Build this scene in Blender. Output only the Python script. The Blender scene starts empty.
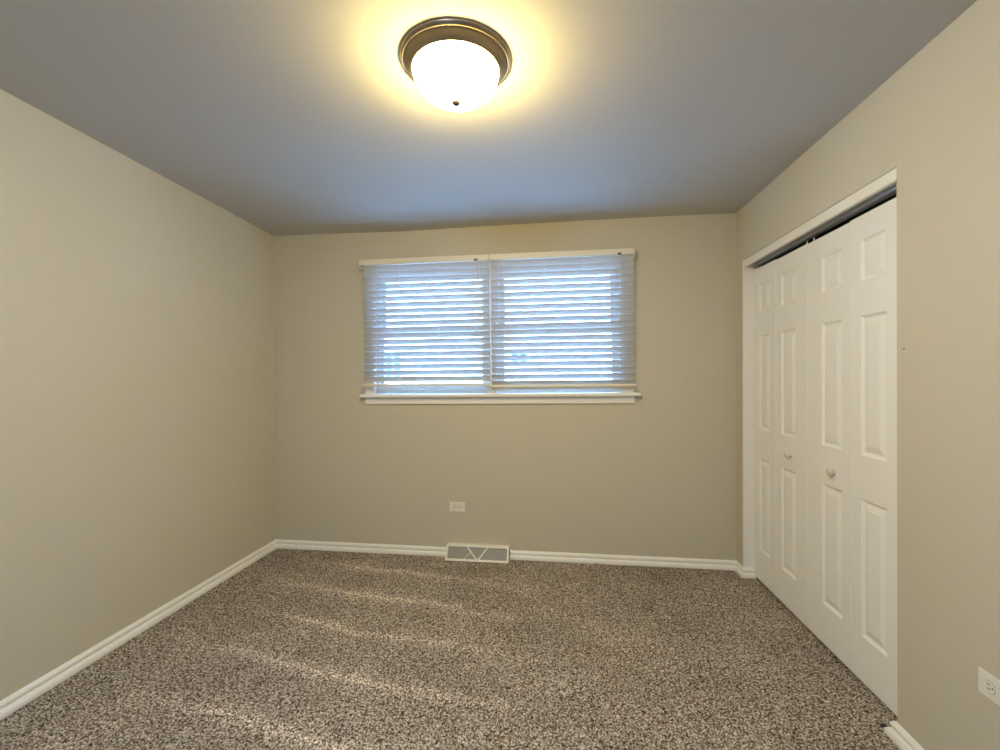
import bpy, bmesh, math, random
import numpy as np
from mathutils import Matrix, Vector

random.seed(4)
sc = bpy.context.scene
C = sc.collection

# ------------------------------------------------------------------ camera
YAW, PITCH = -0.1189, 0.0023
cam_data = bpy.data.cameras.new('camera')
cam_data.sensor_width = 36.0
cam_data.lens = 450.8 / 1000 * 36
cam_data.clip_start = 0.02
cam = bpy.data.objects.new('camera', cam_data)
C.objects.link(cam)
_f = Vector((math.sin(YAW) * math.cos(PITCH), math.cos(YAW) * math.cos(PITCH), math.sin(PITCH)))
_r = Vector((math.cos(YAW), -math.sin(YAW), 0))
_u = _r.cross(_f)
_m = Matrix((_r, _u, -_f)).transposed().to_4x4()
_m.translation = Vector((0, 0, 1.3264))
cam.matrix_world = _m
sc.camera = cam

# ------------------------------------------------------------------ world and exposure
SKY = (0.24, 0.52, 1.0)
SKY_STRENGTH = 27.0
LAMP = (1.0, 0.76, 0.26)
LAMP_STRENGTH = 60.0
ADDED_FILL = (0.68, 0.90, 1.26)          # cool fill light, added out of view above the camera
ADDED_FILL_STRENGTH = 66.0
world = bpy.data.worlds.new('sky')
sc.world = world
world.use_nodes = True
_bg = world.node_tree.nodes['Background']
_bg.inputs['Color'].default_value = (*SKY, 1)
_bg.inputs['Strength'].default_value = SKY_STRENGTH
sc.view_settings.view_transform = 'Standard'
sc.view_settings.look = 'None'
sc.view_settings.gamma = 1.0
sc.view_settings.use_curve_mapping = False
sc.view_settings.exposure = 0.80
sc.cycles.max_bounces = 12
sc.cycles.diffuse_bounces = 8
sc.cycles.transparent_max_bounces = 16
sc.cycles.sample_clamp_indirect = 4.0

# ------------------------------------------------------------------ room measures (metres)
XL, XR, YB, YR = -2.1415, 1.2462, 3.2685, -2.40     # left, right, back, rear
H = 2.44
DOOR_X = 1.315                                      # face of the closet doors
OY0, OY1, OZ = 1.81, 3.165, 2.095                   # closet opening
TILT = 0.011                                        # the window hangs a touch out of level

# ------------------------------------------------------------------ helpers
def mat(name, color, rough=0.5, metal=0.0, spec=0.5, bump=0.0, bump_scale=200.0, var=0.0, var_scale=3.0):
    m = bpy.data.materials.new(name)
    m.use_nodes = True
    nt = m.node_tree
    b = nt.nodes['Principled BSDF']
    b.inputs['Base Color'].default_value = (*color, 1)
    b.inputs['Roughness'].default_value = rough
    b.inputs['Metallic'].default_value = metal
    b.inputs['Specular IOR Level'].default_value = spec
    tc = nt.nodes.new('ShaderNodeTexCoord')
    if bump:
        n = nt.nodes.new('ShaderNodeTexNoise')
        n.inputs['Scale'].default_value = bump_scale
        n.inputs['Detail'].default_value = 3
        nt.links.new(tc.outputs['Object'], n.inputs['Vector'])
        bp = nt.nodes.new('ShaderNodeBump')
        bp.inputs['Strength'].default_value = bump
        bp.inputs['Distance'].default_value = 0.002
        nt.links.new(n.outputs['Fac'], bp.inputs['Height'])
        nt.links.new(bp.outputs['Normal'], b.inputs['Normal'])
    if var:
        n = nt.nodes.new('ShaderNodeTexNoise')
        n.inputs['Scale'].default_value = var_scale
        n.inputs['Detail'].default_value = 4
        nt.links.new(tc.outputs['Object'], n.inputs['Vector'])
        mx = nt.nodes.new('ShaderNodeMix')
        mx.data_type = 'RGBA'
        mx.inputs['A'].default_value = (*[c * (1 - var) for c in color], 1)
        mx.inputs['B'].default_value = (*[min(1, c * (1 + var)) for c in color], 1)
        nt.links.new(n.outputs['Fac'], mx.inputs['Factor'])
        nt.links.new(mx.outputs['Result'], b.inputs['Base Color'])
    return m

M = {
    'wall': mat('wall_paint', (0.585, 0.54, 0.432), 0.75, spec=0.25, bump=0.12, bump_scale=260, var=0.015),
    'ceiling': mat('ceiling_paint', (0.54, 0.53, 0.51), 0.85, spec=0.2, bump=0.1, bump_scale=220, var=0.01),
    'trim': mat('trim_paint', (0.86, 0.845, 0.81), 0.4, spec=0.4, bump=0.03, bump_scale=60),
    'door': mat('door_paint', (0.88, 0.87, 0.85), 0.45, spec=0.4, bump=0.04, bump_scale=120),
    'blind': mat('blind_vinyl', (0.58, 0.58, 0.58), 0.45, spec=0.4),
    'rail': mat('blind_rail_vinyl', (0.78, 0.73, 0.62), 0.45, spec=0.4),
    'cord': mat('cord', (0.72, 0.70, 0.64), 0.8),
    'tassel': mat('tassel_plastic', (0.66, 0.60, 0.46), 0.5),
    'dark': mat('dark_plastic', (0.015, 0.014, 0.013), 0.5),
    'sash': mat('sash_vinyl', (0.74, 0.75, 0.76), 0.4),
    'bronze': mat('brushed_bronze', (0.20, 0.165, 0.125), 0.33, metal=0.9, var=0.12, var_scale=14),
    'nickel': mat('brushed_nickel', (0.55, 0.52, 0.47), 0.28, metal=0.9),
    'plate': mat('outlet_plastic', (0.82, 0.79, 0.72), 0.35),
    'slot': mat('outlet_slot', (0.05, 0.045, 0.04), 0.6),
    'register': mat('register_enamel', (0.80, 0.77, 0.70), 0.4),
    'mesh': mat('register_mesh', (0.36, 0.345, 0.32), 0.6),
    'track': mat('track_metal', (0.50, 0.50, 0.50), 0.4, metal=0.2),
    'closet': mat('closet_paint', (0.25, 0.23, 0.20), 0.9),
    'knob': mat('knob_metal', (0.76, 0.72, 0.65), 0.25, metal=0.4),
    'siding': mat('pale_siding', (0.75, 0.74, 0.72), 0.8),
    'roofing': mat('roof_shingle', (0.42, 0.42, 0.44), 0.9, var=0.2, var_scale=30),
    'ground': mat('yard', (0.66, 0.66, 0.64), 0.95, var=0.15, var_scale=8),
    'lint': mat('lint', (0.02, 0.015, 0.04), 0.6),
    'nail': mat('nail_head', (0.28, 0.25, 0.21), 0.5, metal=0.5),
}

def glow_glass(col, strength):
    m = bpy.data.materials.new('lit_opal_glass')
    m.use_nodes = True
    b = m.node_tree.nodes['Principled BSDF']
    b.inputs['Base Color'].default_value = (0.9, 0.88, 0.84, 1)
    b.inputs['Roughness'].default_value = 0.2
    b.inputs['Emission Color'].default_value = (*col, 1)
    b.inputs['Emission Strength'].default_value = strength
    return m
M['opal'] = glow_glass(LAMP, LAMP_STRENGTH)
M['opal_added_fill'] = glow_glass(ADDED_FILL, ADDED_FILL_STRENGTH)

def pane_glass():
    m = bpy.data.materials.new('window_glass')
    m.use_nodes = True
    nt = m.node_tree
    nt.nodes.clear()
    out = nt.nodes.new('ShaderNodeOutputMaterial')
    tr = nt.nodes.new('ShaderNodeBsdfTransparent')
    tr.inputs['Color'].default_value = (0.95, 0.97, 0.97, 1)
    gl = nt.nodes.new('ShaderNodeBsdfGlossy')
    gl.inputs['Roughness'].default_value = 0.02
    fr = nt.nodes.new('ShaderNodeFresnel')
    fr.inputs['IOR'].default_value = 1.3
    mx = nt.nodes.new('ShaderNodeMixShader')
    nt.links.new(fr.outputs[0], mx.inputs[0])
    nt.links.new(tr.outputs[0], mx.inputs[1])
    nt.links.new(gl.outputs[0], mx.inputs[2])
    nt.links.new(mx.outputs[0], out.inputs['Surface'])
    return m
M['glass'] = pane_glass()

def brick():
    m = bpy.data.materials.new('pink_brick')
    m.use_nodes = True
    nt = m.node_tree
    b = nt.nodes['Principled BSDF']
    tc = nt.nodes.new('ShaderNodeTexCoord')
    mp = nt.nodes.new('ShaderNodeMapping')
    mp.inputs['Rotation'].default_value = (math.pi / 2, 0, 0)
    br = nt.nodes.new('ShaderNodeTexBrick')
    br.inputs['Color1'].default_value = (0.72, 0.56, 0.52, 1)
    br.inputs['Color2'].default_value = (0.64, 0.50, 0.46, 1)
    br.inputs['Mortar'].default_value = (0.75, 0.73, 0.70, 1)
    br.inputs['Scale'].default_value = 1.0
    br.inputs['Brick Width'].default_value = 0.21
    br.inputs['Row Height'].default_value = 0.075
    br.inputs['Mortar Size'].default_value = 0.008
    nt.links.new(tc.outputs['Object'], mp.inputs['Vector'])
    nt.links.new(mp.outputs['Vector'], br.inputs['Vector'])
    nt.links.new(br.outputs['Color'], b.inputs['Base Color'])
    b.inputs['Roughness'].default_value = 0.9
    return m
M['brick'] = brick()

def carpet():
    m = bpy.data.materials.new('frieze_carpet')
    m.use_nodes = True
    nt = m.node_tree
    N, L = nt.nodes, nt.links
    b = N['Principled BSDF']
    b.inputs['Roughness'].default_value = 0.95
    b.inputs['Specular IOR Level'].default_value = 0.1
    tc = N.new('ShaderNodeTexCoord')
    # flecked yarns
    n1 = N.new('ShaderNodeTexNoise')
    n1.inputs['Scale'].default_value = 122
    n1.inputs['Detail'].default_value = 3
    n1.inputs['Roughness'].default_value = 0.65
    n1.inputs['Distortion'].default_value = 0.6
    L.new(tc.outputs['Object'], n1.inputs['Vector'])
    rp = N.new('ShaderNodeValToRGB')
    e = rp.color_ramp.elements
    e[0].position, e[0].color = 0.39, (0.060, 0.039, 0.027, 1)
    e[1].position, e[1].color = 0.61, (0.84, 0.76, 0.67, 1)
    k = rp.color_ramp.elements.new(0.49)
    k.color = (0.31, 0.245, 0.190, 1)
    L.new(n1.outputs['Fac'], rp.inputs['Fac'])
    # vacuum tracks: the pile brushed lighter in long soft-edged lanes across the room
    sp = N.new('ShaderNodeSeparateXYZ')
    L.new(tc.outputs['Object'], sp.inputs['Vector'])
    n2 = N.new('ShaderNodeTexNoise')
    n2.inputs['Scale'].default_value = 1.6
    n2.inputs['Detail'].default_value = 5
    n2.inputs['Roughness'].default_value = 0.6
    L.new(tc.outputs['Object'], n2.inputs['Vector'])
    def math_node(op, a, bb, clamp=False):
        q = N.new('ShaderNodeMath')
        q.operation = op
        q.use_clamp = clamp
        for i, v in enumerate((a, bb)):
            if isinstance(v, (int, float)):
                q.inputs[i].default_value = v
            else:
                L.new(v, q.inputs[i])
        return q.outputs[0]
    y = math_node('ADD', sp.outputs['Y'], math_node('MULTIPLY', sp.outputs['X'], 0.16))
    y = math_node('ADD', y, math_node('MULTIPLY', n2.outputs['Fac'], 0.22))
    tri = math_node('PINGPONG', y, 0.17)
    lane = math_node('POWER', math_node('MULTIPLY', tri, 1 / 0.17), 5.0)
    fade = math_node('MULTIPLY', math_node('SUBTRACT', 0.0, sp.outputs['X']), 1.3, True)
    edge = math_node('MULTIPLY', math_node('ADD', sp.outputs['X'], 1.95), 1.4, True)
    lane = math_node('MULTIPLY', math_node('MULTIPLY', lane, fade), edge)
    n3 = N.new('ShaderNodeTexNoise')
    n3.inputs['Scale'].default_value = 2.4
    n3.inputs['Detail'].default_value = 3
    L.new(tc.outputs['Object'], n3.inputs['Vector'])
    patch = math_node('MULTIPLY', math_node('SUBTRACT', n3.outputs['Fac'], 0.5), 0.7)
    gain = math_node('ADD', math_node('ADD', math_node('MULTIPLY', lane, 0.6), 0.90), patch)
    mul = N.new('ShaderNodeVectorMath')
    mul.operation = 'SCALE'
    L.new(rp.outputs['Color'], mul.inputs[0])
    L.new(gain, mul.inputs['Scale'])
    L.new(mul.outputs[0], b.inputs['Base Color'])
    bp = N.new('ShaderNodeBump')
    bp.inputs['Strength'].default_value = 0.8
    bp.inputs['Distance'].default_value = 0.012
    L.new(n1.outputs['Fac'], bp.inputs['Height'])
    L.new(bp.outputs['Normal'], b.inputs['Normal'])
    return m
M['carpet'] = carpet()

def obj(name, bm, material, parent=None, smooth=None, loc=None):
    me = bpy.data.meshes.new(name)
    bmesh.ops.remove_doubles(bm, verts=bm.verts, dist=1e-6)
    bmesh.ops.recalc_face_normals(bm, faces=bm.faces)
    bm.to_mesh(me)
    bm.free()
    me.materials.append(material)
    if smooth is not None:
        me.shade_smooth()
        try:
            me.set_sharp_from_angle(angle=math.radians(smooth))
        except Exception:
            pass
    o = bpy.data.objects.new(name, me)
    C.objects.link(o)
    if parent is not None:
        o.parent = parent
    if loc is not None:
        o.location = loc
    return o

def thing(name, loc, label=None, cat=None, group=None, kind=None):
    o = bpy.data.objects.new(name, None)
    o.empty_display_size = 0.05
    C.objects.link(o)
    o.location = loc
    return tag(o, label, cat, group, kind)

def tag(o, label=None, cat=None, group=None, kind=None):
    if label: o['label'] = label
    if cat: o['category'] = cat
    if group: o['group'] = group
    if kind: o['kind'] = kind
    return o

def struct(name, bm, material, smooth=None):
    return tag(obj(name, bm, material, smooth=smooth), kind='structure')

def box(bm, lo, hi, bevel=0.0, mtx=None, seg=2):
    t = bmesh.new()
    bmesh.ops.create_cube(t, size=1)
    c = [(a + b) / 2 for a, b in zip(lo, hi)]
    s = [b - a for a, b in zip(lo, hi)]
    for v in t.verts:
        v.co = Vector([v.co[i] * s[i] + c[i] for i in range(3)])
    if bevel:
        bmesh.ops.bevel(t, geom=t.edges, offset=bevel, segments=seg, affect='EDGES', profile=0.5)
    merge(bm, t, mtx)

def merge(bm, t, mtx=None):
    if mtx is not None:
        t.transform(mtx)
    vm = {v: bm.verts.new(v.co) for v in t.verts}
    for f in t.faces:
        try:
            bm.faces.new([vm[v] for v in f.verts])
        except ValueError:
            pass
    t.free()

def lathe(bm, prof, seg=64, mtx=None):
    """prof: (radius, height) pairs turned about z"""
    t = bmesh.new()
    rings = []
    for r, z in prof:
        if r < 1e-6:
            rings.append([t.verts.new((0, 0, z))])
        else:
            rings.append([t.verts.new((r * math.cos(2 * math.pi * i / seg), r * math.sin(2 * math.pi * i / seg), z)) for i in range(seg)])
    for a, b in zip(rings, rings[1:]):
        for i in range(seg):
            j = (i + 1) % seg
            q = [a[i % len(a)], a[j % len(a)], b[j % len(b)], b[i % len(b)]]
            q = list(dict.fromkeys(q))
            if len(q) > 2:
                t.faces.new(q)
    merge(bm, t, mtx)

def tube(bm, pts, r, seg=8):
    """a round rod through the points"""
    t = bmesh.new()
    pts = [Vector(p) for p in pts]
    rings = []
    for i, p in enumerate(pts):
        d = (pts[min(i + 1, len(pts) - 1)] - pts[max(i - 1, 0)]).normalized()
        a = Vector((0, 1, 0)) if abs(d.y) < 0.9 else Vector((1, 0, 0))
        n = d.cross(a).normalized()
        b = d.cross(n)
        rings.append([t.verts.new(p + n * r * math.cos(2 * math.pi * k / seg) + b * r * math.sin(2 * math.pi * k / seg)) for k in range(seg)])
    for a, b in zip(rings, rings[1:]):
        for k in range(seg):
            t.faces.new([a[k], a[(k + 1) % seg], b[(k + 1) % seg], b[k]])
    t.faces.new(rings[0][::-1])
    t.faces.new(rings[-1])
    merge(bm, t)

def sweep(bm, path, prof):
    """prof (out, z) swept along a plan path with mitred corners; 'out' lies to the right of the path's direction"""
    path = [Vector((p[0], p[1])) for p in path]
    rings = []
    for i, p in enumerate(path):
        ns = []
        for a, b in ((i - 1, i), (i, i + 1)):
            if a >= 0 and b < len(path):
                d = (path[b] - path[a]).normalized()
                ns.append(Vector((d.y, -d.x)))
        n = ns[0] if len(ns) == 1 else (ns[0] + ns[1]) / (1 + ns[0].dot(ns[1]))
        rings.append([bm.verts.new((p.x + n.x * o, p.y + n.y * o, z)) for o, z in prof])
    k = len(prof)
    for a, b in zip(rings, rings[1:]):
        for i in range(k):
            j = (i + 1) % k
            bm.faces.new([a[i], a[j], b[j], b[i]])
    bm.faces.new(rings[0])
    bm.faces.new(rings[-1][::-1])

def grid_wall(bm, us, vs, holes, fn, depth):
    """a slab of cells us x vs with rectangular holes; fn(u, v, d) -> point, d = 0 room side, d = depth outer side"""
    def open_cell(i, j):
        if i < 0 or j < 0 or i >= len(us) - 1 or j >= len(vs) - 1:
            return True
        u, v = (us[i] + us[i + 1]) / 2, (vs[j] + vs[j + 1]) / 2
        return any(h[0] < u < h[1] and h[2] < v < h[3] for h in holes)
    def face(*ps):
        bm.faces.new([bm.verts.new(fn(*p)) for p in ps])
    for i in range(len(us) - 1):
        for j in range(len(vs) - 1):
            if open_cell(i, j):
                continue
            a, b, c, d = us[i], us[i + 1], vs[j], vs[j + 1]
            for w in (0, depth):
                face((a, c, w), (b, c, w), (b, d, w), (a, d, w))
            if open_cell(i - 1, j): face((a, c, 0), (a, d, 0), (a, d, depth), (a, c, depth))
            if open_cell(i + 1, j): face((b, c, 0), (b, d, 0), (b, d, depth), (b, c, depth))
            if open_cell(i, j - 1): face((a, c, 0), (b, c, 0), (b, c, depth), (a, c, depth))
            if open_cell(i, j + 1): face((a, d, 0), (b, d, 0), (b, d, depth), (a, d, depth))

# ------------------------------------------------------------------ setting: shell
# floor: a carpet whose tufts are really uneven
def carpet_floor():
    step = 0.0075
    xs = np.arange(XL - 0.02, 1.95, step)
    ys = np.arange(YR - 0.02, YB + 0.03, step)
    gx, gy = np.meshgrid(xs, ys, indexing='ij')
    rng = np.random.default_rng(3)
    h = rng.random(gx.shape)
    h = 0.55 * h + 0.45 * (np.roll(h, 1, 0) + np.roll(h, 1, 1) + np.roll(h, -1, 0) + np.roll(h, -1, 1)) / 4
    jx, jy = (rng.random(gx.shape) - 0.5) * step * 0.7, (rng.random(gx.shape) - 0.5) * step * 0.7
    co = np.stack([gx + jx, gy + jy, -0.004 + 0.012 * (h - 0.3)], -1).reshape(-1, 3).astype(np.float32)
    nx, ny = gx.shape
    idx = np.arange(nx * ny).reshape(nx, ny)
    q = np.stack([idx[:-1, :-1], idx[1:, :-1], idx[1:, 1:], idx[:-1, 1:]], -1).reshape(-1, 4).astype(np.int32)
    me = bpy.data.meshes.new('floor')
    me.vertices.add(len(co)); me.vertices.foreach_set('co', co.ravel())
    me.loops.add(q.size); me.loops.foreach_set('vertex_index', q.ravel())
    me.polygons.add(len(q)); me.polygons.foreach_set('loop_start', np.arange(0, q.size, 4, dtype=np.int32))
    me.update(calc_edges=True)
    me.validate()
    me.shade_smooth()
    me.materials.append(M['carpet'])
    o = bpy.data.objects.new('floor', me)
    C.objects.link(o)
    return tag(o, kind='structure')
carpet_floor()

# ceiling: runs a little out of level along its back edge
bm = bmesh.new()
cxs = [XL - 0.15, -1.147, -0.3, 0.671, XR + 0.15]
czs = [(2.416, 2.411, 2.430, 2.445, 2.449), (2.447, 2.443, 2.44, 2.44, 2.44), (2.452, 2.445, 2.44, 2.44, 2.44)]
cys = [YB + 0.05, 1.5, YR - 0.15]
low = [[bm.verts.new((x, y, z)) for x, z in zip(cxs, row)] for y, row in zip(cys, czs)]
top = [[bm.verts.new((v.co.x, v.co.y, 2.6)) for v in row] for row in low]
for lay in (low, top):
    for i in range(2):
        for j in range(4):
            bm.faces.new([lay[i][j], lay[i][j + 1], lay[i + 1][j + 1], lay[i + 1][j]])
for i in range(2):
    for j in (0, 4):
        bm.faces.new([low[i][j], low[i + 1][j], top[i + 1][j], top[i][j]])
for j in range(4):
    for i in (0, 2):
        bm.faces.new([low[i][j], low[i][j + 1], top[i][j + 1], top[i][j]])
struct('ceiling', bm, M['ceiling'])

# window opening in the back wall
WX0, WX1, WZ0, WZ1 = -1.355, 0.475, 1.185, 2.158
bm = bmesh.new()
grid_wall(bm, [XL - 0.12, WX0, WX1, XR + 0.12], [-0.05, WZ0, WZ1, 2.5], [(WX0, WX1, WZ0, WZ1)],
          lambda u, v, d: (u, YB + d, v), 0.16)
struct('wall_back', bm, M['wall'])

bm = bmesh.new()
LEAN = 0.020 / 2.44
grid_wall(bm, [YR - 0.12, 1.5, YB + 0.1], [-0.05, 2.5], [],
          lambda u, v, d: (XL - d - (LEAN * max(0, v) * max(0, u - 1.5) / 1.77), u, v), 0.12)
struct('wall_left', bm, M['wall'])

bm = bmesh.new()
grid_wall(bm, [YR - 0.12, OY0, OY1, YB + 0.1], [-0.05, OZ, 2.5], [(OY0, OY1, -1, OZ)],
          lambda u, v, d: (XR + d, u, v), 0.11)
struct('wall_right', bm, M['wall'])

bm = bmesh.new()
box(bm, (XL - 0.1, YR - 0.12, -0.05), (XR + 0.1, YR, 2.5))
struct('wall_rear', bm, M['wall'])

# closet behind the doors
bm = bmesh.new()
box(bm, (1.93, 1.45, -0.02), (1.98, YB + 0.06, 2.46))
box(bm, (XR + 0.11, 1.45, -0.02), (1.93, 1.5, 2.46))
box(bm, (XR + 0.11, YB + 0.01, -0.02), (1.93, YB + 0.06, 2.46))
box(bm, (XR + 0.11, 1.45, 2.42), (1.98, YB + 0.06, 2.46))
struct('wall_closet', bm, M['closet'])

# jamb lining of the closet opening (white boards: far side, head, near side)
bm = bmesh.new()
box(bm, (XR - 0.001, OY1 - 0.012, 0), (XR + 0.11, OY1 + 0.001, OZ), 0.0015)
box(bm, (XR + 0.025, OY0, OZ - 0.008), (XR + 0.11, OY1, OZ + 0.001), 0.0015)
box(bm, (XR + 0.004, OY0 - 0.001, 0), (XR + 0.11, OY0 + 0.006, OZ), 0.0015)
struct('trim_1', bm, M['trim'])

# flat board across the head of the opening, in front of the track
bm = bmesh.new()
box(bm, (XR + 0.006, OY0 + 0.001, 2.049), (XR + 0.024, OY1 - 0.011, OZ + 0.001), 0.002)
struct('trim_5', bm, M['trim'])

# baseboards with their stepped shoe
BASE = [(0, 0), (0.025, 0), (0.0255, 0.011), (0.0240, 0.018), (0.019, 0.0245), (0.0100, 0.0275), (0.0085, 0.0300), (0.0140, 0.0440),
        (0.0140, 0.0465), (0.0095, 0.054), (0.005, 0.059), (0, 0.061)]
bm = bmesh.new(); sweep(bm, [(XL, YR), (XL, YB), (-0.780, YB)], BASE)
struct('baseboard_left', bm, M['trim'], 30)
bm = bmesh.new(); sweep(bm, [(-0.316, YB), (XR, YB), (XR, OY1 - 0.012), (DOOR_X - 0.003, OY1 - 0.012)], BASE)
struct('baseboard_back', bm, M['trim'], 30)
bm = bmesh.new(); sweep(bm, [(XR + 0.02, OY0 + 0.006), (XR, OY0 + 0.006), (XR, YR)], BASE)
struct('baseboard_right', bm, M['trim'], 30)

# ------------------------------------------------------------------ setting: window
PX = -0.43                      # middle of the window
def tilted(o):
    """turn a thing about the middle of the window by its slight tilt"""
    o.matrix_world = (Matrix.Translation((PX, YB, 1.7)) @ Matrix.Rotation(-TILT, 4, 'Y') @ Matrix.Translation((-PX, -YB, -1.7))) @ Matrix.Translation(o.location)
    return o
def ring(bm, x0, x1, z0, z1, w, y0, y1, wb=None, wt=None, bevel=0.002):
    wb, wt = wb or w, wt or w
    box(bm, (x0, y0, z0), (x0 + w, y1, z1), bevel)
    box(bm, (x1 - w, y0, z0), (x1, y1, z1), bevel)
    box(bm, (x0 + w - 0.001, y0, z0), (x1 - w + 0.001, y1, z0 + wb), bevel)
    box(bm, (x0 + w - 0.001, y0, z1 - wt), (x1 - w + 0.001, y1, z1), bevel)

def make_window(name, x0, x1):
    w = tag(thing(name, ((x0 + x1) / 2, YB + 0.1, 1.2)), kind='structure')
    ox, oy, oz = w.location
    def L(*b):
        return (b[0] - ox, b[1] - ox, b[2] - oz, b[3] - oz)
    bm = bmesh.new(); ring(bm, *L(x0, x1, 1.2, 2.148), 0.032, YB + 0.035 - oy, YB + 0.14 - oy)
    obj('frame', bm, M['sash'], w)
    for nm, z0, z1, y, ins in (('upper_sash', 1.655, 2.132, 0.105, 0.026), ('lower_sash', 1.215, 1.70, 0.068, 0.022)):
        bm = bmesh.new()
        ring(bm, *L(x0 + ins, x1 - ins, z0, z1), 0.036, YB + y - 0.016 - oy, YB + y + 0.016 - oy, wb=0.045, wt=0.035)
        s = obj(nm, bm, M['sash'], w)
        bm = bmesh.new()
        a, b, c, d = L(x0 + ins + 0.03, x1 - ins - 0.03, z0 + 0.04, z1 - 0.03)
        box(bm, (a, YB + y - 0.002 - oy, c), (b, YB + y + 0.002 - oy, d))
        obj('glass', bm, M['glass'], s)
        if nm == 'lower_sash':
            bm = bmesh.new()
            mx = (x0 + x1) / 2 - ox
            box(bm, (mx - 0.025, YB + y - 0.03 - oy, z1 - oz - 0.012), (mx + 0.025, YB + y - 0.012 - oy, z1 - oz), 0.003)
            obj('latch', bm, M['nickel'], s)
    return tilted(w)
make_window('window_1', -1.352, -0.475)
make_window('window_2', -0.425, 0.472)

bm = bmesh.new()                 # flat casing around both units, with the post between them
CW = 0.062
for lo, hi in (((-1.416, 1.198), (-1.345, 2.19)), ((0.465, 1.198), (0.553, 2.19)), ((-1.345, 2.138), (0.465, 2.19)), ((-0.483, 1.198), (-0.417, 2.138))):
    box(bm, (lo[0], YB - 0.016, lo[1]), (hi[0], YB + 0.03, hi[1]), 0.002)
o = struct('trim_2', bm, M['trim']); tilted(o)
bm = bmesh.new()                 # stool
box(bm, (-1.445, YB - 0.052, 1.176), (0.593, YB + 0.06, 1.199), 0.005)
o = struct('trim_3', bm, M['trim']); tilted(o)
bm = bmesh.new()                 # apron
box(bm, (-1.419, YB - 0.016, 1.124), (0.556, YB + 0.002, 1.176), 0.003)
o = struct('trim_4', bm, M['trim']); tilted(o)

# ------------------------------------------------------------------ blinds
SY = YB - 0.050                  # middle of the slats
SLAT_TILT = math.radians(49)
def slat_section(n=6, w=0.0462, t=0.0028, crown=0.0022):
    """cross-section (y, z) of one slat, room edge up"""
    up, dn = [], []
    for i in range(n + 1):
        s = -1 + 2 * i / n
        z = crown * (1 - s * s)
        up.append((s * w / 2, z + t / 2)); dn.append((s * w / 2, z - t / 2))
    pts = up + dn[::-1]
    c, s_ = math.cos(-SLAT_TILT), math.sin(-SLAT_TILT)
    return [(y * c - z * s_, y * s_ + z * c) for y, z in pts]

def make_blind(x0, x1, z_top, n, pitch, rail_z, rail_tilt, ladders, hr0, hr1, label):
    root = thing('venetian_blind', ((x0 + x1) / 2, SY, 2.185), label, 'window blind', 'horizontal blinds over the window')
    ox, oy, oz = root.location
    # headrail with its fascia
    bm = bmesh.new()
    box(bm, (hr0 - ox + 0.004, YB - 0.066 - oy, 2.160 - oz), (hr1 - ox - 0.004, YB - 0.017 - oy, 2.196 - oz), 0.003)
    obj('headrail', bm, M['rail'], root)
    bm = bmesh.new()
    box(bm, (hr0 - ox, YB - 0.078 - oy, 2.157 - oz), (hr1 - ox, YB - 0.067 - oy, 2.199 - oz), 0.003)
    obj('valance', bm, M['rail'], root)
    # slats: one stack
    bm = bmesh.new()
    sec = slat_section()
    rnd = random.Random(int(n * 100 + x0 * 10))
    for i in range(n):
        z = z_top - i * pitch - oz
        tw = rnd.uniform(-0.0012, 0.0012)
        e = rnd.uniform(-0.002, 0.002)
        a = [bm.verts.new((x0 + e - ox, y, z + q - tw)) for y, q in sec]
        b = [bm.verts.new((x1 + e - ox, y, z + q + tw)) for y, q in sec]
        k = len(sec)
        for j in range(k):
            bm.faces.new([a[j], a[(j + 1) % k], b[(j + 1) % k], b[j]])
        bm.faces.new(a); bm.faces.new(b[::-1])
    obj('slat_panel', bm, M['blind'], root, smooth=40)
    # bottom rail
    bm = bmesh.new()
    box(bm, (x0 - 0.003 - ox, -0.026, -0.009), (x1 + 0.003 - ox, 0.026, 0.009), 0.003,
        Matrix.Translation((0, 0, rail_z - oz)) @ Matrix.Rotation(rail_tilt, 4, 'X'))
    obj('bottom_rail', bm, M['rail'], root)
    # ladder cords, front and back
    for lx in ladders:
        bm = bmesh.new()
        for dy in (-0.0235, 0.0235):
            tube(bm, [(lx - ox, dy, 2.168 - oz), (lx - ox, dy, rail_z - oz + 0.004)], 0.0008, 6)
        for i in range(n):
            z = z_top - i * pitch - oz
            tube(bm, [(lx - ox, -0.0225, z + 0.0105), (lx - ox, 0.0225, z - 0.0185)], 0.0006, 5)
        obj('ladder_cord', bm, M['cord'], root)
    return root

def hang_cord(root, x, z_end, with_lock=True, pair=0.006):
    ox, oy, oz = root.location
    y = YB - 0.083 - oy
    bm = bmesh.new()
    for d in (-pair / 2, pair / 2):
        tube(bm, [(x + d - ox, y, 2.166 - oz), (x + d * 0.9 - ox, y, (2.166 + z_end) / 2 - oz), (x + d * 0.3 - ox, y, z_end + 0.02 - oz)], 0.0009, 6)
    cd = obj('lift_cord', bm, M['cord'], root)
    bm = bmesh.new()
    lathe(bm, [(0, 0.026), (0.003, 0.026), (0.0045, 0.018), (0.0075, 0.004), (0.0075, 0), (0.005, -0.002), (0, -0.002)], 14,
          Matrix.Translation((x - ox, y, z_end - oz)))
    obj('tassel', bm, M['tassel'], cd, smooth=40)
    if with_lock:
        bm = bmesh.new()
        box(bm, (x - 0.013 - ox, YB - 0.0805 - oy, 2.156 - oz), (x + 0.013 - ox, YB - 0.0772 - oy, 2.170 - oz), 0.0012)
        obj('cord_lock', bm, M['dark'], root)

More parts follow.
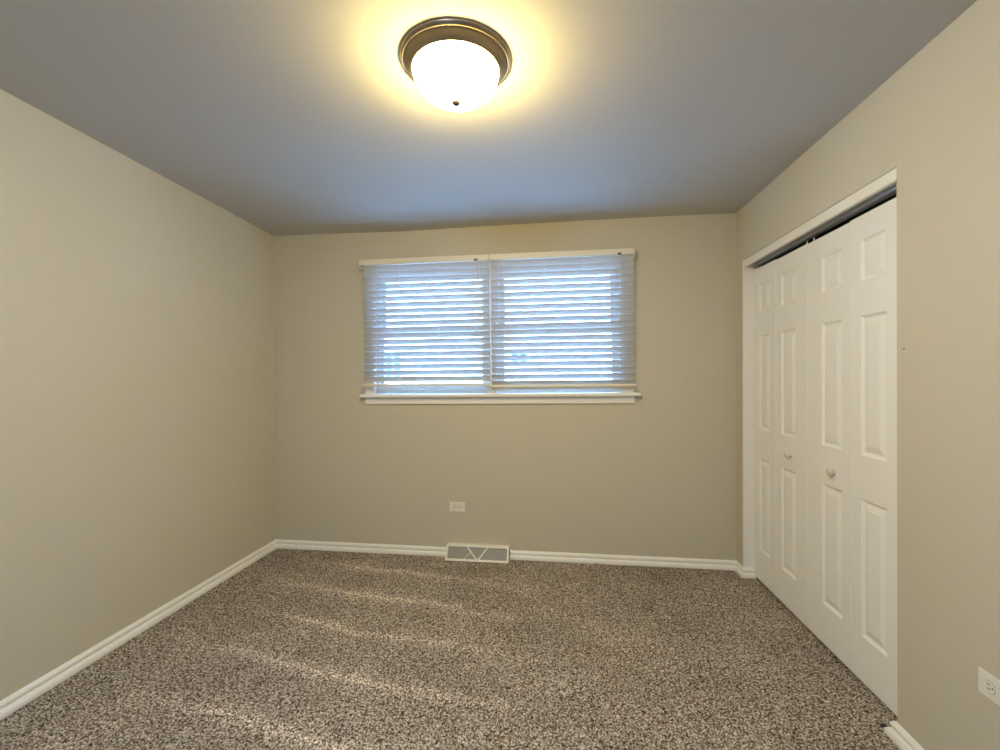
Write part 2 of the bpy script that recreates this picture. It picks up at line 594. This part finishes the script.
blind = make_blind(-1.408, -0.459, 2.136, 19, 0.0458, 1.268, math.radians(3), (-1.30, -1.12, -0.83, -0.53), -1.424, -0.4575,
                   'left venetian blind of white slats, hanging slightly higher, with clear wand')
hang_cord(blind, -0.552, 1.635)
ox, oy, oz = blind.location
bm = bmesh.new()
tube(bm, [(-0.4620 - ox, YB - 0.082 - oy, 2.160 - oz), (-0.4610 - ox, YB - 0.086 - oy, 1.95 - oz), (-0.4560 - ox, YB - 0.086 - oy, 1.70 - oz)], 0.0022, 8)
obj('tilt_wand', bm, M['blind'], blind, smooth=40)
bm = bmesh.new()                                                     # end bracket
box(bm, (-1.434 - ox, YB - 0.070 - oy, 2.135 - oz), (-1.425 - ox, YB - 0.001 - oy, 2.196 - oz), 0.002)
obj('end_bracket', bm, M['rail'], blind)
tilted(blind)

blind2 = make_blind(-0.449, 0.556, 2.136, 20, 0.0454, 1.243, math.radians(-28), (-0.35, -0.06, 0.205, 0.475), -0.4545, 0.551,
                    'right venetian blind of white slats, bottom rail hanging a little lower')
hang_cord(blind2, 0.455, 1.70)
hang_cord(blind2, -0.385, 1.685, False)
ox, oy, oz = blind2.location
bm = bmesh.new()
box(bm, (0.552 - ox, YB - 0.070 - oy, 2.135 - oz), (0.561 - ox, YB - 0.001 - oy, 2.196 - oz), 0.002)
obj('end_bracket', bm, M['rail'], blind2)
tilted(blind2)

# ------------------------------------------------------------------ closet doors
def raised_panel(w, h):
    """moulded panel filling a w x h hole: sloped sticking, sunk flat, wide raised field (local y = across, z = up, +x into the door)"""
    bm = bmesh.new()
    loops = []
    for inset, x in ((0, 0), (0.004, 0.0045), (0.011, 0.0085), (0.017, 0.0085), (0.040, 0.0015), (0.043, 0.0010)):
        a, b = w / 2 - inset, h / 2 - inset
        loops.append([bm.verts.new((x, -a, -b)), bm.verts.new((x, a, -b)), bm.verts.new((x, a, b)), bm.verts.new((x, -a, b))])
    back = [bm.verts.new((0.020, y, z)) for y, z in ((-w / 2, -h / 2), (w / 2, -h / 2), (w / 2, h / 2), (-w / 2, h / 2))]
    for a, b in zip([back] + loops, loops):
        for i in range(4):
            bm.faces.new([a[i], a[(i + 1) % 4], b[(i + 1) % 4], b[i]])
    bm.faces.new(loops[-1]); bm.faces.new(back[::-1])
    return bm

PZ = ((1.733, 1.913), (0.986, 1.585), (0.209, 0.797))      # heights of the three panels
DZ0, DZ1 = 0.012, 2.015
def make_leaf(root, y0, y1, p0, p1, dz=0.0, knob=None, pin=0.0):
    """one leaf from y0 (near) to y1 (far), panels from p0 to p1"""
    ox, oy, oz = root.location
    bm = bmesh.new()
    holes = [(p0, p1, a, b) for a, b in PZ]
    vs = sorted({DZ0, DZ1 + dz, *[z for p in PZ for z in p]})
    grid_wall(bm, [y0, p0, p1, y1], vs, holes, lambda u, v, d: (DOOR_X + d - ox, u - oy, v - oz), 0.033)
    leaf = obj('door_leaf', bm, M['door'], root)
    bv = leaf.modifiers.new('soft_edges', 'BEVEL'); bv.width = 0.0015; bv.segments = 2; bv.limit_method = 'ANGLE'
    for a, b in PZ:
        obj('raised_panel', raised_panel(p1 - p0, b - a), M['door'], leaf, loc=(DOOR_X - ox, (p0 + p1) / 2 - oy, (a + b) / 2 - oz))
    if knob:
        bm = bmesh.new()
        lathe(bm, [(0, 0), (0.013, 0), (0.013, 0.003), (0.0100, 0.006), (0.0095, 0.010), (0.012, 0.013), (0.0160, 0.017), (0.0170, 0.022), (0.0150, 0.027), (0.008, 0.0295), (0, 0.030)], 28,
              Matrix.Rotation(-math.pi / 2, 4, 'Y'))
        obj('knob', bm, M['knob'], leaf, smooth=50, loc=(DOOR_X - ox, knob[0] - oy, knob[1] - oz))
    bm = bmesh.new()                                         # pivot pin up into the track
    tube(bm, [(DOOR_X + 0.016 - ox, pin - oy, DZ1 + dz - oz - 0.01), (DOOR_X + 0.016 - ox, pin - oy, 2.072 - oz)], 0.005, 10)
    obj('pivot_pin', bm, M['nickel'], leaf)
    return leaf

far = thing('closet_bifold_door', (DOOR_X, 2.845, 0.0), 'white bifold closet door nearer the window wall, shut, with small round knob', 'closet door', 'bifold closet doors', 'thing')
make_leaf(far, 2.870, 3.150, 2.942, 3.080, 0.010, pin=3.120)
make_leaf(far, 2.5265, 2.868, 2.645, 2.800, 0.004, knob=(2.697, 0.884), pin=2.556)
near = thing('closet_bifold_door', (DOOR_X, 2.17, 0.0), 'white bifold closet door farther from the window, beside the plain wall, shut', 'closet door', 'bifold closet doors', 'thing')
make_leaf(near, 2.187, 2.5235, 2.245, 2.400, 0.0, knob=(2.303, 0.872), pin=2.494)
make_leaf(near, 1.826, 2.185, 1.964, 2.115, 0.004, pin=1.860)

bm = bmesh.new()                                             # track: an upside-down channel under the head
box(bm, (DOOR_X + 0.002, OY0 + 0.006, 2.050), (DOOR_X + 0.005, OY1 - 0.013, OZ - 0.009))
box(bm, (DOOR_X + 0.028, OY0 + 0.006, 2.050), (DOOR_X + 0.031, OY1 - 0.013, OZ - 0.009))
box(bm, (DOOR_X + 0.002, OY0 + 0.006, OZ - 0.013), (DOOR_X + 0.031, OY1 - 0.013, OZ - 0.009))
box(bm, (DOOR_X - 0.010, OY0 + 0.006, 2.047), (DOOR_X + 0.008, OY1 - 0.013, 2.056), 0.002)
tag(obj('door_track', bm, M['track']), 'grey metal track under the head of the closet opening, above the bifold doors', 'track')

# ------------------------------------------------------------------ ceiling light
def make_lamp(loc, glass, label):
    lamp = thing('ceiling_light', loc, label, 'ceiling light', 'flush ceiling lights')
    bm = bmesh.new()
    lathe(bm, [(0, 0.002), (0.1945, 0.002), (0.1955, -0.003), (0.1945, -0.007), (0.1900, -0.012), (0.1885, -0.0145), (0.1865, -0.0155), (0.1845, -0.0145),
           (0.1825, -0.0150), (0.1805, -0.0175), (0.1740, -0.0215), (0.1660, -0.0270), (0.1590, -0.0340), (0.1555, -0.0395), (0.1535, -0.0405),
           (0.1510, -0.0390), (0.148, -0.030), (0.14, -0.012), (0, -0.010)], 96)
    obj('base_pan', bm, M['bronze'], lamp, smooth=28)
    bm = bmesh.new()
    prof = [(0.1485, -0.033)]
    for i in range(0, 17):
        a = math.pi / 2 * i / 16
        prof.append((0.1505 * math.cos(a) ** 0.85 if i < 16 else 0.0, -0.039 - 0.104 * math.sin(a)))
    lathe(bm, prof, 80)
    obj('glass_bowl', bm, glass, lamp, smooth=60)
    bm = bmesh.new()
    lathe(bm, [(0, -0.138), (0.0140, -0.140), (0.0160, -0.144), (0.0155, -0.149), (0.0125, -0.154), (0.0080, -0.157), (0.0060, -0.1575), (0, -0.1575)], 28)
    obj('finial', bm, M['bronze'], lamp, smooth=40)
make_lamp((-0.3435, 1.563, 2.4405), M['opal'], 'round flush ceiling light with bronze rim and lit white bowl, nearer the window')
make_lamp((-0.45, 0.10, 2.4405), M['opal_added_fill'], 'added fill light shaped as a second round flush fixture, out of view above the camera')  # invented second fixture, put in to brighten the near walls, doors and carpet

# ------------------------------------------------------------------ outlets
def make_outlet(name, loc, rotz, label):
    """a duplex outlet lying on its side; built facing -y, length along x"""
    r = thing(name, loc, label, 'outlet', 'wall outlets')
    r.rotation_euler = (0, 0, rotz)
    bm = bmesh.new()
    box(bm, (-0.0575, -0.0042, -0.0355), (0.0575, 0.0, 0.0355), 0.0018, seg=3)
    obj('cover_plate', bm, M['plate'], r)
    for s in (-1, 1):
        cx = s * 0.0195
        bm = bmesh.new()
        n = 28
        pts = []
        for i in range(n):
            a = 2 * math.pi * i / n
            pts.append((cx + max(-0.0135, min(0.0135, 0.0170 * math.cos(a))), 0.0172 * math.sin(a)))
        f0 = [bm.verts.new((x, -0.0038, z)) for x, z in pts]
        f1 = [bm.verts.new((x, -0.0056, z)) for x, z in pts]
        bm.faces.new(f1); bm.faces.new(f0[::-1])
        for i in range(n):
            bm.faces.new([f0[i], f0[(i + 1) % n], f1[(i + 1) % n], f1[i]])
        rec = obj('receptacle', bm, M['plate'], r)
        bm = bmesh.new()
        for sz in (-0.0062, 0.0062):
            box(bm, (cx - 0.0080, -0.0059, sz - 0.0014), (cx + 0.0018 - (0.0018 if sz > 0 else 0), -0.0040, sz + 0.0014))
        lathe(bm, [(0, 0), (0.0025, 0), (0.0025, 0.002), (0, 0.002)], 12, Matrix.Translation((cx + 0.0080, -0.0040, 0)) @ Matrix.Rotation(math.pi / 2, 4, 'X'))
        obj('slot', bm, M['slot'], rec)
        bm = bmesh.new()                                      # dark seam around the receptacle
        t = [(cx + (x - cx) * 1.09, z * 1.07) for x, z in pts]
        g0 = [bm.verts.new((x, -0.0036, z)) for x, z in t]
        g1 = [bm.verts.new((x, -0.0045, z)) for x, z in t]
        bm.faces.new(g1); bm.faces.new(g0[::-1])
        for i in range(n):
            bm.faces.new([g0[i], g0[(i + 1) % n], g1[(i + 1) % n], g1[i]])
        obj('seam', bm, M['mesh'], rec)
    bm = bmesh.new()
    lathe(bm, [(0, 0), (0.0032, 0), (0.0028, 0.0012), (0, 0.0014)], 14, Matrix.Translation((0, -0.0041, 0)) @ Matrix.Rotation(math.pi / 2, 4, 'X'))
    obj('screw', bm, M['plate'], r)
    return r
make_outlet('wall_outlet', (-0.708, YB, 0.363), 0, 'white outlet under the window, on the back wall above the floor register')
make_outlet('wall_outlet', (XR, 1.4325, 0.434), -math.pi / 2, 'white outlet low on the plain wall just past the closet doors')

# ------------------------------------------------------------------ floor register
RW, RH = 0.457, 0.094
reg = thing('floor_register', (-0.5475, YB, 0.0), 'white baseboard heat register with grey mesh and V-shaped bars, below the outlet', 'vent')
slope = math.atan2(0.064, RH)
FT = Matrix.Translation((0, -0.103, 0.003)) @ Matrix.Rotation(-slope, 4, 'X')     # leans back towards the wall
bm = bmesh.new()
fh = RH / math.cos(slope)
ring(bm, -RW / 2, RW / 2, 0, fh, 0.014, -0.006, 0.004, wb=0.017, wt=0.014, bevel=0.0015)
bm.transform(FT)
obj('face_frame', bm, M['register'], reg)
bm = bmesh.new()                                                                   # closed sides and top
for x in (-RW / 2, RW / 2 - 0.003):
    pts = [(-0.094, 0.001), (0, 0.001), (0, RH), (-0.034, RH)]
    a = [bm.verts.new((x, y, z)) for y, z in pts]; b = [bm.verts.new((x + 0.003, y, z)) for y, z in pts]
    bm.faces.new(a); bm.faces.new(b[::-1])
    for i in range(4):
        bm.faces.new([a[i], a[(i + 1) % 4], b[(i + 1) % 4], b[i]])
box(bm, (-RW / 2, -0.036, RH - 0.004), (RW / 2, 0, RH))
obj('housing', bm, M['register'], reg)
bm = bmesh.new()                                                                   # woven grille: fine crossed wires in front of a sheet
box(bm, (-RW / 2 + 0.012, 0.004, 0.012), (RW / 2 - 0.012, 0.006, fh - 0.012))
for i in range(56):
    x = -RW / 2 + 0.016 + i * (RW - 0.032) / 55
    box(bm, (x - 0.0011, 0.0015, 0.015), (x + 0.0011, 0.0042, fh - 0.013))
bm.transform(FT)
obj('mesh_screen', bm, M['mesh'], reg)
def bar(p0, p1, w=0.006):
    bm = bmesh.new()
    a, b = Vector((p0[0], 0, p0[1])), Vector((p1[0], 0, p1[1]))
    d = b - a
    ang = math.atan2(d.x, d.z)
    box(bm, (-w / 2, -0.004, 0), (w / 2, 0.003, d.length), 0.001, FT @ Matrix.Translation(a) @ Matrix.Rotation(ang, 4, 'Y'))
    obj('lattice_bar', bm, M['register'], reg)
ax_ = 0.006
bar((ax_ - 0.003, 0.012), (-0.078, fh - 0.010), 0.0105)
bar((ax_ + 0.003, 0.012), (0.074, fh - 0.010), 0.0105)
bm = bmesh.new()
t = bmesh.new()
tube(t, [(-0.098 + 0.048 * s + 0.012 * math.sin(s * math.pi), 0.0005, 0.014 + 0.052 * s + 0.012 * math.sin(s * math.pi)) for s in [i / 8 for i in range(9)]], 0.0025, 6)
t.transform(FT)
merge(bm, t)
obj('damper_lever', bm, M['register'], reg)
bm = bmesh.new()
box(bm, (RW / 2 + 0.0, -0.050, 0.040), (RW / 2 + 0.004, -0.030, 0.075), 0.001)
obj('side_clip', bm, M['dark'], reg)

# ------------------------------------------------------------------ small things
bm = bmesh.new()
lathe(bm, [(0, 0), (0.0035, 0), (0.0035, 0.0015), (0.002, 0.003), (0, 0.0032)], 12, Matrix.Rotation(-math.pi / 2, 4, 'Y'))
tag(obj('wall_nail', bm, M['nail'], loc=(XR, 1.776, 1.424)), 'tiny dark nail head in the wall just beside the closet opening', 'nail')
bm = bmesh.new()
t = bmesh.new()
bmesh.ops.create_icosphere(t, subdivisions=2, radius=1)
rnd = random.Random(8)
for v in t.verts:
    v.co = Vector((v.co.x * 0.011, v.co.y * 0.008, v.co.z * 0.006)) * rnd.uniform(0.75, 1.2)
merge(bm, t)
tag(obj('lint_scrap', bm, M['lint'], loc=(1.234, 1.862, 0.008)), 'tiny dark scrap lying on the carpet at the foot of the closet door', 'scrap')

# ------------------------------------------------------------------ outside the window
bm = bmesh.new()
box(bm, (-16, YB + 0.3, -0.75), (16, 40, -0.6))
struct('ground', bm, M['ground'])
HY = 8.4
house = thing('neighbour_house', (0, HY, -0.6), 'pale brick house across the yard, glimpsed between the blind slats', 'house')
bm = bmesh.new()
wins = ((-3.30, -2.90, 1.27, 1.78), (-0.83, -0.47, 1.56, 1.78))
grid_wall(bm, [-7.0, wins[0][0], wins[0][1], wins[1][0], wins[1][1], 6.0], [-0.6, wins[0][2], wins[1][2], 1.78, 1.98], wins,
          lambda u, v, d: (u, d, v + 0.6), 0.25)
obj('brick_wall', bm, M['brick'], house)
bm = bmesh.new()
box(bm, (-7.3, -0.06, 2.56), (6.3, -0.02, 2.70), 0.005)
obj('fascia', bm, M['siding'], house)
bm = bmesh.new()
v = [bm.verts.new(p) for p in ((-7.3, -0.015, 2.70), (6.3, -0.015, 2.70), (6.3, 3.5, 3.30), (-7.3, 3.5, 3.30), (-7.3, -0.015, 2.585), (6.3, -0.015, 2.585), (6.3, 3.5, 2.585), (-7.3, 3.5, 2.585))]
for f in ((0, 1, 2, 3), (4, 5, 6, 7), (0, 1, 5, 4), (1, 2, 6, 5), (2, 3, 7, 6), (3, 0, 4, 7)):
    bm.faces.new([v[i] for i in f])
obj('roof', bm, M['roofing'], house)
M['house_glass'] = mat('house_window_glass', (0.03, 0.07, 0.13), 0.1)
for x0, x1, z0, z1 in wins:
    bm = bmesh.new()
    ring(bm, x0, x1, z0 + 0.6, z1 + 0.6, 0.04, 0.03, 0.10, bevel=0)
    box(bm, ((x0 + x1) / 2 - 0.02, 0.03, z0 + 0.6), ((x0 + x1) / 2 + 0.02, 0.10, z1 + 0.6))
    w = obj('window_frame', bm, M['siding'], house)
    bm = bmesh.new()
    box(bm, (x0 + 0.02, 0.06, z0 + 0.62), (x1 - 0.02, 0.08, z1 + 0.58))
    obj('pane', bm, M['house_glass'], w)
